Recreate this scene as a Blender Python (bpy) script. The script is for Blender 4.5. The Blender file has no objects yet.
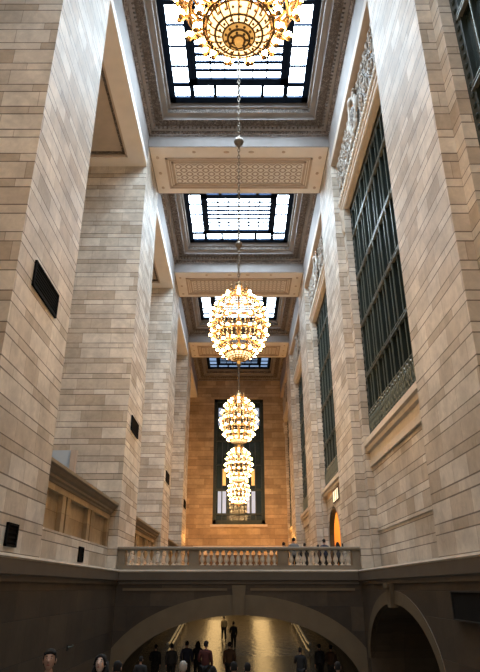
import bpy, bmesh, math, random
from mathutils import Vector, Matrix, Euler
R = math.radians
random.seed(7)
scene = bpy.context.scene
COL = scene.collection

# ------------------------------------------------------------------ layout (metres, eye of the camera at 0,0,0)
F_PX, PITCH, CX = 580.9, 23.43, 238.8
HW = 5.375                       # half width of the hall between pier faces
H = 24.07                        # underside of the ceiling beams
STEP, BEAM = 14.99, 4.47         # bay spacing, beam / pier length
def near(k): return 27.22 + (k - 1) * STEP     # near face of pier / beam k
def far(k): return near(k) + BEAM
YEND = 72.2
SOFFIT = 22.6
LEDGE = 0.72
LOWX = 5.3                       # lower wall plane
BRY = 27.3                       # front face of the bridge
DECK = 0.55

def ray(px, py):                 # direction of a pixel
    t = R(PITCH); u = (px - CX) / F_PX; v = (336 - py) / F_PX
    return Vector((u, math.cos(t) - v * math.sin(t), math.sin(t) + v * math.cos(t)))
def at_y(px, py, Y):
    d = ray(px, py); return d * (Y / d.y)

# ------------------------------------------------------------------ materials
MATS = {}
def new_mat(name):
    m = bpy.data.materials.new(name); m.use_nodes = True
    nt = m.node_tree; MATS[name] = m
    return m, nt, nt.nodes['Principled BSDF']
def N(nt, t, **kw):
    n = nt.nodes.new(t)
    for k, v in kw.items():
        setattr(n, k, v)
    return n
def L(nt, a, b): nt.links.new(a, b)
def mathn(nt, op, a, b=None):
    n = N(nt, 'ShaderNodeMath', operation=op)
    for i, v in enumerate((a, b)):
        if v is None: continue
        if isinstance(v, (int, float)): n.inputs[i].default_value = v
        else: L(nt, v, n.inputs[i])
    return n.outputs[0]
def rgba(c): return (c[0], c[1], c[2], 1)

def stone(name, c1, c2, mortar, bw=1.35, rh=0.46, rough=0.62, stain=0.35, alt=0.14, msize=0.010, joint=.022):
    m, nt, bs = new_mat(name)
    tc = N(nt, 'ShaderNodeTexCoord'); sp = N(nt, 'ShaderNodeSeparateXYZ'); L(nt, tc.outputs['UV'], sp.inputs[0])
    r = mathn(nt, 'DIVIDE', sp.outputs['Y'], rh)
    cs = mathn(nt, 'COSINE', mathn(nt, 'MULTIPLY', r, math.pi))
    rr = mathn(nt, 'MULTIPLY', mathn(nt, 'ADD', r, mathn(nt, 'MULTIPLY', cs, alt)), rh)
    cb = N(nt, 'ShaderNodeCombineXYZ'); L(nt, sp.outputs['X'], cb.inputs[0]); L(nt, rr, cb.inputs[1])
    br = N(nt, 'ShaderNodeTexBrick'); L(nt, cb.outputs[0], br.inputs['Vector'])
    br.offset = 0.5; br.squash = 0.7; br.squash_frequency = 3; br.offset_frequency = 2
    br.inputs['Color1'].default_value = rgba(c1); br.inputs['Color2'].default_value = rgba(c2)
    br.inputs['Mortar'].default_value = rgba([x * .62 + y * .38 for x, y in zip(c2, mortar)])
    br.inputs['Scale'].default_value = 1; br.inputs['Mortar Size'].default_value = msize
    br.inputs['Mortar Smooth'].default_value = 0.3; br.inputs['Bias'].default_value = -0.1
    br.inputs['Brick Width'].default_value = bw; br.inputs['Row Height'].default_value = rh
    no = N(nt, 'ShaderNodeTexNoise'); no.inputs['Scale'].default_value = 0.55; no.inputs['Detail'].default_value = 6
    no.inputs['Roughness'].default_value = 0.65
    L(nt, tc.outputs['Object'], no.inputs['Vector'])
    mr = N(nt, 'ShaderNodeMapRange'); L(nt, no.outputs['Fac'], mr.inputs[0])
    mr.inputs[1].default_value = .3; mr.inputs[2].default_value = .7; mr.inputs[3].default_value = 1 - stain; mr.inputs[4].default_value = 1.12
    # second, coarser per-block variation
    br2 = N(nt, 'ShaderNodeTexBrick'); L(nt, cb.outputs[0], br2.inputs['Vector'])
    br2.offset = 0.5; br2.squash = 0.7; br2.squash_frequency = 3
    br2.inputs['Color1'].default_value = (1.14, 1.13, 1.1, 1); br2.inputs['Color2'].default_value = (.72, .65, .55, 1)
    br2.inputs['Mortar'].default_value = (1, 1, 1, 1); br2.inputs['Scale'].default_value = 1
    br2.inputs['Mortar Size'].default_value = 0; br2.inputs['Bias'].default_value = -.25
    br2.inputs['Brick Width'].default_value = bw; br2.inputs['Row Height'].default_value = rh
    mx = N(nt, 'ShaderNodeMixRGB', blend_type='MULTIPLY'); mx.inputs[0].default_value = 1
    L(nt, br.outputs['Color'], mx.inputs[1]); L(nt, mr.outputs[0], mx.inputs[2])
    mx2 = N(nt, 'ShaderNodeMixRGB', blend_type='MULTIPLY'); mx2.inputs[0].default_value = .8
    L(nt, mx.outputs[0], mx2.inputs[1]); L(nt, br2.outputs['Color'], mx2.inputs[2])
    mo = N(nt, 'ShaderNodeTexNoise'); mo.inputs['Scale'].default_value = 2.6; mo.inputs['Detail'].default_value = 8; mo.inputs['Roughness'].default_value = .7
    mo.inputs['Distortion'].default_value = .8; L(nt, tc.outputs['Object'], mo.inputs['Vector'])
    mm = N(nt, 'ShaderNodeMapRange'); L(nt, mo.outputs['Fac'], mm.inputs[0]); mm.inputs[1].default_value = .3; mm.inputs[2].default_value = .7; mm.inputs[3].default_value = .84; mm.inputs[4].default_value = 1.12
    mxm = N(nt, 'ShaderNodeMixRGB', blend_type='MULTIPLY'); mxm.inputs[0].default_value = 1
    L(nt, mx2.outputs[0], mxm.inputs[1]); L(nt, mm.outputs[0], mxm.inputs[2]); mx2 = mxm
    # bed joints: open, dark, of uneven strength along the wall
    frc = mathn(nt, 'FRACT', mathn(nt, 'ADD', mathn(nt, 'DIVIDE', rr, rh), .5))
    edge = mathn(nt, 'MULTIPLY', mathn(nt, 'ABSOLUTE', mathn(nt, 'SUBTRACT', frc, .5)), rh)
    jn = N(nt, 'ShaderNodeTexNoise'); jn.inputs['Scale'].default_value = .7; jn.inputs['Detail'].default_value = 4
    L(nt, cb.outputs[0], jn.inputs['Vector'])
    wj = mathn(nt, 'ADD', mathn(nt, 'MULTIPLY', jn.outputs['Fac'], joint * 1.6), joint * .2)
    bed = mathn(nt, 'LESS_THAN', edge, wj)
    mx3 = N(nt, 'ShaderNodeMixRGB'); L(nt, mathn(nt, 'MULTIPLY', bed, .85), mx3.inputs[0])
    L(nt, mx2.outputs[0], mx3.inputs[1]); mx3.inputs[2].default_value = rgba(mortar)
    L(nt, mx3.outputs[0], bs.inputs['Base Color'])
    bs.inputs['Roughness'].default_value = rough
    n2 = N(nt, 'ShaderNodeTexNoise'); n2.inputs['Scale'].default_value = 9; n2.inputs['Detail'].default_value = 5
    L(nt, tc.outputs['Object'], n2.inputs['Vector'])
    hgt = mathn(nt, 'SUBTRACT', mathn(nt, 'MULTIPLY', n2.outputs['Fac'], .25), br.outputs['Fac'])
    bp = N(nt, 'ShaderNodeBump'); bp.inputs['Strength'].default_value = .6; bp.inputs['Distance'].default_value = .02
    L(nt, hgt, bp.inputs['Height']); L(nt, bp.outputs[0], bs.inputs['Normal'])
    return m

def plain(name, c, rough=.6, metal=0, noise=.15, scale=2.0, emit=None, strength=0, bump=0):
    m, nt, bs = new_mat(name)
    bs.inputs['Roughness'].default_value = rough; bs.inputs['Metallic'].default_value = metal
    tc = N(nt, 'ShaderNodeTexCoord')
    no = N(nt, 'ShaderNodeTexNoise'); no.inputs['Scale'].default_value = scale; no.inputs['Detail'].default_value = 5
    L(nt, tc.outputs['Object'], no.inputs['Vector'])
    cr = N(nt, 'ShaderNodeMixRGB'); L(nt, no.outputs['Fac'], cr.inputs[0])
    cr.inputs[1].default_value = rgba([x * (1 - noise) for x in c]); cr.inputs[2].default_value = rgba([min(1, x * (1 + noise)) for x in c])
    L(nt, cr.outputs[0], bs.inputs['Base Color'])
    if emit:
        bs.inputs['Emission Color'].default_value = rgba(emit); bs.inputs['Emission Strength'].default_value = strength
    if bump:
        bp = N(nt, 'ShaderNodeBump'); bp.inputs['Strength'].default_value = .7; bp.inputs['Distance'].default_value = bump
        L(nt, no.outputs['Fac'], bp.inputs['Height']); L(nt, bp.outputs[0], bs.inputs['Normal'])
    return m

def carved(name, c_hi, c_lo, scale=5.0, dist=.05, pattern='scroll', rough=.65):
    """plaster relief: swirling floral band or a lattice of rosettes, in UV metres"""
    m, nt, bs = new_mat(name)
    tc = N(nt, 'ShaderNodeTexCoord')
    if pattern == 'scroll':
        no = N(nt, 'ShaderNodeTexNoise'); no.inputs['Scale'].default_value = scale * .6; no.inputs['Distortion'].default_value = 2.2
        no.inputs['Detail'].default_value = 2
        L(nt, tc.outputs['UV'], no.inputs['Vector'])
        vo = N(nt, 'ShaderNodeTexVoronoi'); vo.inputs['Scale'].default_value = scale * .7
        L(nt, tc.outputs['UV'], vo.inputs['Vector'])
        h = mathn(nt, 'ADD', mathn(nt, 'MULTIPLY', mathn(nt, 'SINE', mathn(nt, 'MULTIPLY', no.outputs['Fac'], 24)), .5), mathn(nt, 'SUBTRACT', .5, vo.outputs['Distance']))
    else:
        sp = N(nt, 'ShaderNodeSeparateXYZ'); L(nt, tc.outputs['UV'], sp.inputs[0])
        k = math.pi * scale
        a = mathn(nt, 'SINE', mathn(nt, 'MULTIPLY', mathn(nt, 'ADD', sp.outputs['X'], sp.outputs['Y']), k))
        b = mathn(nt, 'SINE', mathn(nt, 'MULTIPLY', mathn(nt, 'SUBTRACT', sp.outputs['X'], sp.outputs['Y']), k))
        ab = mathn(nt, 'MULTIPLY', mathn(nt, 'ABSOLUTE', a), mathn(nt, 'ABSOLUTE', b))
        ab = mathn(nt, 'ABSOLUTE', mathn(nt, 'SUBTRACT', ab, .45))
        h = mathn(nt, 'SUBTRACT', mathn(nt, 'MULTIPLY', ab, 3), .4)
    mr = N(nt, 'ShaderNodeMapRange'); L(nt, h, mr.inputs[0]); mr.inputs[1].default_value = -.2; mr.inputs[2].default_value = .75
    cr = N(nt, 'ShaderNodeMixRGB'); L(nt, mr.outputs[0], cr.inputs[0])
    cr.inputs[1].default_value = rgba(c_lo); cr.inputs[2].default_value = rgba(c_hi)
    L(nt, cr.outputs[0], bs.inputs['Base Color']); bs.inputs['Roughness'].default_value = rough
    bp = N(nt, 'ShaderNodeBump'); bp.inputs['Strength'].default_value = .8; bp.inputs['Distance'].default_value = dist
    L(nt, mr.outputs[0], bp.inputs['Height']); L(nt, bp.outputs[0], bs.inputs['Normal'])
    return m

def glow(name, c, s):
    m, nt, bs = new_mat(name)
    bs.inputs['Base Color'].default_value = rgba([x * .8 for x in c]); bs.inputs['Roughness'].default_value = .3
    bs.inputs['Emission Color'].default_value = rgba(c); bs.inputs['Emission Strength'].default_value = s
    return m

SKY_S, BULB_S = 15.5, 40.0
M_PIER = stone('cream_ashlar', (.68, .625, .55), (.56, .48, .395), (.12, .09, .065), bw=1.45, rh=.41, alt=.2)
M_ENDST = stone('lamplit_end_ashlar', (.50, .375, .235), (.42, .305, .19), (.13, .09, .055), bw=1.7, rh=.58, alt=.16, stain=.3)  # amber lamplight on the end wall put into its stone colour
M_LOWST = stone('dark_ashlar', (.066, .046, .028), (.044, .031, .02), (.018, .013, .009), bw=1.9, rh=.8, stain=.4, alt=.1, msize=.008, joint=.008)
M_PARA = stone('amber_parapet_stone', (.50, .37, .22), (.38, .28, .17), (.2, .14, .08), bw=2.2, rh=1.2, joint=.006)
M_CORN = plain('brown_cornice_stone', (.22, .16, .10), .6, noise=.3)
M_RAILST = plain('balustrade_stone', (.22, .18, .13), .55, noise=.3, scale=1.6)
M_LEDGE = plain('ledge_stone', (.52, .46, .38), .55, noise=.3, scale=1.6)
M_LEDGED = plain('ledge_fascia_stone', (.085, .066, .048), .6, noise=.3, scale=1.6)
M_SOFP = plain('soffit_panel_plaster', (.50, .42, .34), .7, noise=.2)
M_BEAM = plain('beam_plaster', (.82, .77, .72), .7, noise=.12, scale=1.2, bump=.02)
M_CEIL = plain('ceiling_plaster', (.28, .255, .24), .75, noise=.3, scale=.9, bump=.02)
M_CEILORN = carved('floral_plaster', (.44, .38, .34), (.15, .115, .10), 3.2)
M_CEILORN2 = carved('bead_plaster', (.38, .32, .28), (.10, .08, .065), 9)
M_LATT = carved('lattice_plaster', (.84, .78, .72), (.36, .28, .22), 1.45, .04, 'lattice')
M_PMOULD = plain('panel_moulding', (.52, .42, .34), .6, noise=.2)
M_FRIEZE = carved('carved_frieze_stone', (.50, .43, .35), (.10, .075, .055), 6.5, .1)
M_SCROLL = plain('weathered_carving', (.42, .375, .32), .7, noise=.4, scale=6)
M_FRSTONE = plain('frieze_stone', (.64, .56, .46), .6, noise=.2, scale=3)
M_IRON = plain('dark_skylight_iron', (.004, .012, .030), .75, noise=.3)
M_WIRON = plain('dark_green_window_iron', (.022, .032, .027), .42, metal=.3, noise=.35, scale=3)
M_FIN = plain('weathered_mullion_edge', (.13, .15, .125), .4, metal=.4, noise=.3)
M_WBAR = plain('worn_window_rail_metal', (.24, .25, .22), .35, metal=.6, noise=.3, scale=4)
M_SKY = glow('skylight_glass', (.68, .85, 1.0), SKY_S)
M_SKY3 = glow('weaker_skylight_glass', (.68, .85, 1.0), 10)  # same glass, glow turned down over the camera to balance the near bay
M_SKY4 = glow('weak_skylight_glass', (.68, .85, 1.0), 5)  # same glass, glow turned down so the far bays turn amber
M_SKYDIM = glow('dim_skylight_glass', (.30, .5, .85), .35)
M_BULB = glow('lamp_bulb_glass', (1.0, .60, .25), BULB_S)
M_BOWL = glow('lit_alabaster_bowl', (1.0, .62, .28), 1.5)
M_GLIT = plain('glowing_gilt_boss', (.75, .45, .16), .35, metal=.6, noise=.3, scale=10, emit=(1, .5, .12), strength=.35)  # gilt is no lamp; faint glow stands for bulb light on it
M_GOLD = plain('gilded_bronze', (.34, .215, .10), .36, metal=1, noise=.2, scale=8)
M_CHAIN = plain('chain_bronze', (.20, .16, .12), .4, metal=.8, noise=.3)
M_BLACK = plain('black_metal', (.006, .006, .006), .9, noise=.3)
MATS['black_metal'].node_tree.nodes['Principled BSDF'].inputs['Specular IOR Level'].default_value = .08
for _n in ('dark_skylight_iron',): MATS[_n].node_tree.nodes['Principled BSDF'].inputs['Specular IOR Level'].default_value = .1
M_DARKB = plain('dark_bronze_grille', (.012, .010, .008), .7, noise=.3)
M_MARBLE = plain('pale_baluster_marble', (.82, .76, .67), .4, noise=.15)
M_FLOOR = None
M_LITE = glow('lit_blue_pane', (.45, .55, .75), 0.3)
M_LITY = glow('lit_amber_pane', (1, .62, .2), 0.3)
M_OFFBLUE = plain('pale_blue_panel', (.50, .58, .66), .3, noise=.05)

def glass(name, c, rough=.08):
    m, nt, bs = new_mat(name)
    bs.inputs['Base Color'].default_value = rgba(c); bs.inputs['Roughness'].default_value = rough
    bs.inputs['Specular IOR Level'].default_value = .6
    no = N(nt, 'ShaderNodeTexNoise'); no.inputs['Scale'].default_value = 1.3
    bp = N(nt, 'ShaderNodeBump'); bp.inputs['Strength'].default_value = .15; bp.inputs['Distance'].default_value = .03
    L(nt, no.outputs['Fac'], bp.inputs['Height']); L(nt, bp.outputs[0], bs.inputs['Normal'])
    return m
M_GLASS = glass('dark_window_glass', (.02, .032, .03))
def crystal():
    m, nt, bs = new_mat('cut_crystal')
    bs.inputs['Base Color'].default_value = (1, .93, .8, 1); bs.inputs['Roughness'].default_value = .1
    bs.inputs['Transmission Weight'].default_value = .35
    return m
M_CRYS = crystal()

def floor_mat():
    m, nt, bs = new_mat('polished_terrazzo_floor')
    tc = N(nt, 'ShaderNodeTexCoord')
    no = N(nt, 'ShaderNodeTexNoise'); no.inputs['Scale'].default_value = 3; no.inputs['Detail'].default_value = 6
    L(nt, tc.outputs['Object'], no.inputs['Vector'])
    cr = N(nt, 'ShaderNodeMixRGB'); L(nt, no.outputs['Fac'], cr.inputs[0])
    cr.inputs[1].default_value = (.10, .085, .065, 1); cr.inputs[2].default_value = (.2, .17, .13, 1)
    L(nt, cr.outputs[0], bs.inputs['Base Color'])
    bs.inputs['Roughness'].default_value = .27
    mp = N(nt, 'ShaderNodeMapping'); L(nt, tc.outputs['Object'], mp.inputs[0]); mp.inputs['Scale'].default_value = (1.2, .8, 1)
    n2 = N(nt, 'ShaderNodeTexNoise'); n2.inputs['Scale'].default_value = 2.2; n2.inputs['Detail'].default_value = 5
    L(nt, mp.outputs[0], n2.inputs['Vector'])
    bp = N(nt, 'ShaderNodeBump'); bp.inputs['Strength'].default_value = .5; bp.inputs['Distance'].default_value = .05
    L(nt, n2.outputs['Fac'], bp.inputs['Height']); L(nt, bp.outputs[0], bs.inputs['Normal'])
    return m
M_FLOOR = floor_mat()

# ------------------------------------------------------------------ mesh helpers
class MB:
    def __init__(self): self.v = []; self.f = []; self.m = []; self.mats = []; self.uv = {}
    def mi(self, mat):
        if mat not in self.mats: self.mats.append(mat)
        return self.mats.index(mat)
    def add(self, verts, faces, mat, uvs=None):
        b = len(self.v); self.v += [tuple(x) for x in verts]; k = self.mi(mat)
        for i, f in enumerate(faces):
            if uvs and uvs[i]: self.uv[len(self.f)] = uvs[i]
            self.f.append([b + j for j in f]); self.m.append(k)
    def box(self, x0, x1, y0, y1, z0, z1, mat):
        v = [(x, y, z) for z in (z0, z1) for y in (y0, y1) for x in (x0, x1)]
        self.add(v, [(0, 2, 3, 1), (4, 5, 7, 6), (0, 1, 5, 4), (2, 6, 7, 3), (0, 4, 6, 2), (1, 3, 7, 5)], mat)
    def quad(self, a, b, c, d, mat, uv=None): self.add([a, b, c, d], [(0, 1, 2, 3)], mat, [uv])
    def prism(self, poly, fn, t0, t1, mat):
        """poly in (a,b), fn(a,b,t)->xyz"""
        n = len(poly)
        v = [fn(a, b, t0) for a, b in poly] + [fn(a, b, t1) for a, b in poly]
        self.add(v, [tuple(range(n))[::-1], tuple(range(n, 2 * n))] + [(i, (i + 1) % n, n + (i + 1) % n, n + i) for i in range(n)], mat)
    def tube(self, pts, r, mat, n=8, closed=False):
        pts = [Vector(p) for p in pts]; b = []
        up = Vector((0.13, 0.21, 1)).normalized()
        v = []; m = len(pts)
        for i, p in enumerate(pts):
            if closed: t = pts[(i + 1) % m] - pts[i - 1]
            else: t = pts[min(i + 1, m - 1)] - pts[max(i - 1, 0)]
            t.normalize(); u = up if abs(t.dot(up)) < .95 else Vector((1, 0, 0))
            s = t.cross(u).normalized(); q = s.cross(t).normalized()
            rr = r[i] if isinstance(r, (list, tuple)) else r
            for k in range(n):
                a = 2 * math.pi * k / n
                v.append(p + (s * math.cos(a) + q * math.sin(a)) * rr)
        f = []
        for i in range(m if closed else m - 1):
            for k in range(n):
                f.append((i * n + k, i * n + (k + 1) % n, ((i + 1) % m) * n + (k + 1) % n, ((i + 1) % m) * n + k))
        if not closed:
            f.append(tuple(range(n))[::-1]); f.append(tuple(range((m - 1) * n, m * n)))
        self.add(v, f, mat)
    def lathe(self, prof, c, mat, n=16):
        c = Vector(c); v = []; f = []
        for r, z in prof:
            for k in range(n):
                a = 2 * math.pi * k / n
                v.append(c + Vector((r * math.cos(a), r * math.sin(a), z)))
        for i in range(len(prof) - 1):
            for k in range(n):
                f.append((i * n + k, i * n + (k + 1) % n, (i + 1) * n + (k + 1) % n, (i + 1) * n + k))
        f.append(tuple(range(n))[::-1]); f.append(tuple(range((len(prof) - 1) * n, len(prof) * n)))
        self.add(v, f, mat)
    def ball(self, c, r, mat, n=10, m=6, s=(1, 1, 1)):
        c = Vector(c); v = []; f = []
        for i in range(m + 1):
            ph = math.pi * i / m
            rr = max(math.sin(ph), .01)
            for k in range(n):
                a = 2 * math.pi * k / n
                v.append(c + Vector((r * s[0] * rr * math.cos(a), r * s[1] * rr * math.sin(a), r * s[2] * math.cos(ph))))
        for i in range(m):
            for k in range(n):
                f.append((i * n + k, (i + 1) * n + k, (i + 1) * n + (k + 1) % n, i * n + (k + 1) % n))
        f.append(tuple(range(n))); f.append(tuple(range(m * n, m * n + n))[::-1])
        self.add(v, f, mat)
    def build(self, name, parent=None, smooth=False, loc=None):
        me = bpy.data.meshes.new(name)
        off = Vector(loc) if loc else Vector((0, 0, 0))
        me.from_pydata([Vector(x) - off for x in self.v], [], self.f); me.update()
        for m in self.mats: me.materials.append(m)
        uvl = me.uv_layers.new(name='UVMap')
        for p in me.polygons:
            p.material_index = self.m[p.index]; p.use_smooth = smooth
            cust = self.uv.get(p.index); nn = p.normal
            ax = max(range(3), key=lambda i: abs(nn[i]))
            for j, li in enumerate(p.loop_indices):
                if cust: uvl.data[li].uv = cust[j]
                else:
                    co = me.vertices[me.loops[li].vertex_index].co + off
                    uvl.data[li].uv = ((co.y, co.z), (co.x, co.z), (co.x, co.y))[ax]
        o = bpy.data.objects.new(name, me); COL.objects.link(o); o.location = off
        if parent:
            o.parent = parent
            o.matrix_parent_inverse = Matrix.Identity(4)
            if parent.type == 'EMPTY' or True:
                o.location = off - world_loc(parent)
        return o
def world_loc(o):
    l = Vector(o.location)
    while o.parent: o = o.parent; l += Vector(o.location)
    return l
def tag(o, label=None, cat=None, group=None, kind=None):
    if label: o['label'] = label
    if cat: o['category'] = cat
    if group: o['group'] = group
    if kind: o['kind'] = kind
    return o
def struct(o, label, cat): return tag(o, label, cat, kind='structure')
def empty(name, loc=(0, 0, 0), rz=0):
    o = bpy.data.objects.new(name, None); COL.objects.link(o); o.location = loc; o.rotation_euler.z = rz
    o.empty_display_size = .2
    return o

# ------------------------------------------------------------------ floor
def floor_z(Y):
    if Y < 21.6: return -1.6 - .1111 * Y
    if Y < 42: return -4.0
    if Y < 56: return -4.0 + .1 * (Y - 42)
    return -2.6
b = MB()
ys = [-4, 8, 21.6, 32, 42, 56, 100]
for a, c in zip(ys, ys[1:]):
    w = 9.2 if a >= 32 else 5.3
    for s0, s1 in ((-w, w),):
        za, zc = floor_z(a), floor_z(c)
        b.add([(s0, a, za), (s1, a, za), (s1, c, zc), (s0, c, zc), (s0, a, za - .3), (s1, a, za - .3), (s1, c, zc - .3), (s0, c, zc - .3)],
              [(0, 1, 2, 3), (7, 6, 5, 4), (0, 4, 5, 1), (2, 6, 7, 3), (0, 3, 7, 4), (1, 5, 6, 2)], M_FLOOR)
# floor of the side passage
b.box(5.3, 12.0, 15, 27.2, -4.4, -4.0, M_FLOOR)
struct(b.build('floor'), 'polished stone ramp floor running under the bridge arch', 'floor')

b = MB()
b.box(-12, 12, BRY + .1, YEND + .5, DECK - .5, DECK, M_LEDGED)
b.box(-12, -HW - .02, 1, BRY + .1, DECK - .5, DECK, M_LEDGED)
struct(b.build('floor_balcony'), 'upper balcony floor behind the stone balustrade', 'floor')

# ------------------------------------------------------------------ piers
PIER_L = []
for k in range(-1, 4):
    y0, y1 = near(k), far(k)
    nm = ['beside the camera', 'nearest in view', 'at the end of the balustrade', 'second beyond the balustrade', 'last before the end wall'][k + 1]
    b = MB(); b.box(-12, -HW, y0, y1, LEDGE - .1, H, M_PIER)
    struct(b.build('pillar', loc=(-HW, y0, LEDGE - .1)), 'deep cream ashlar pier on the side with black wall vents, ' + nm, 'pillar')
    b = MB(); b.box(HW, 7.2, y0, y1, LEDGE - .1, H, M_PIER)
    struct(b.build('pillar', loc=(HW, y0, LEDGE - .1)), 'pale ashlar pier on the tall window side, ' + nm, 'pillar')

# ------------------------------------------------------------------ side bays
def bays():
    for k in range(0, 5): yield k, far(k - 1), (near(k) if k < 4 else YEND)
BN = ['at the camera end', 'between the big near pier and the balustrade', 'first beyond the balustrade', 'second beyond the balustrade', 'next to the end wall']

b = MB()
b.box(-12.5, -12, -2.7, YEND + .5, DECK - .5, H, M_PIER)
struct(b.build('wall_left'), 'back wall of the deep bays on the vent side', 'wall')

for k, ya, yb in bays():
    # left soffit with sunk panel and lintel fascia
    b = MB()
    xs0, xs1 = -12, -HW
    pm = (-11.2, -6.35, ya + .55, yb - .75)
    for (x0, x1, y0, y1) in ((xs0, xs1, ya, pm[2]), (xs0, xs1, pm[3], yb), (xs0, pm[0], pm[2], pm[3]), (pm[1], xs1, pm[2], pm[3])):
        b.box(x0, x1, y0, y1, SOFFIT, SOFFIT + .5, M_BEAM)
    b.box(pm[0], pm[1], pm[2], pm[3], SOFFIT + .22, SOFFIT + .5, M_SOFP)
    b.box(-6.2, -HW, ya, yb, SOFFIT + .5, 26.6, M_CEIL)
    o = b.build('lintel'); struct(o, 'plaster lintel and soffit over the deep bay on the vent side, ' + BN[k], 'lintel')
    b = MB(); t = .12
    x0, x1, y0, y1 = pm
    for i, (g, zz) in enumerate(((0, .06), (.16, .14))):
        for (a0, a1, c0, c1) in ((x0 + g, x1 - g, y0 + g, y0 + g + t), (x0 + g, x1 - g, y1 - g - t, y1 - g), (x0 + g, x0 + g + t, y0 + g, y1 - g), (x1 - g - t, x1 - g, y0 + g, y1 - g)):
            b.box(a0, a1, c0, c1, SOFFIT + zz, SOFFIT + .25, M_PMOULD if i == 0 else M_CEILORN2)
    b.build('panel_moulding', o)
    # left low parapet wall with cornice and panels
    b = MB(); xf = -5.78
    zt = 3.5
    b.box(-6.6, xf - .18, ya, yb, DECK, 3.0, M_PARA)
    b.box(xf - .18, xf, ya, yb, LEDGE - .1, 1.65, M_PIER)          # base course
    b.box(xf - .18, xf, ya, yb, 2.8, 3.0, M_PARA)                  # band
    n = 3; wseg = (yb - ya) / n
    for i in range(n + 1):
        yc = ya + i * wseg
        for dy in ((-.28, .28) if 0 < i < n else ((.2,) if i == 0 else (-.2,))):
            b.box(xf - .18, xf - .02, yc + dy - .2, yc + dy + .2, 1.65, 2.8, M_PARA)
    o = b.build('partition'); struct(o, 'low panelled stone parapet in the deep bay on the vent side, ' + BN[k], 'partition')
    b = MB()
    prof = [(xf - .1, 3.0), (xf + .03, 3.0), (xf + .05, 3.08), (xf + .12, 3.12), (xf + .12, 3.2), (xf + .2, 3.26), (xf + .26, 3.36), (xf + .34, 3.4), (xf + .34, 3.5), (xf - .9, 3.5), (xf - .9, 3.0)]
    b.prism(prof, lambda a, c, t: (a, t, c), ya, yb, M_CORN)
    b.build('cornice', o)

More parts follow.
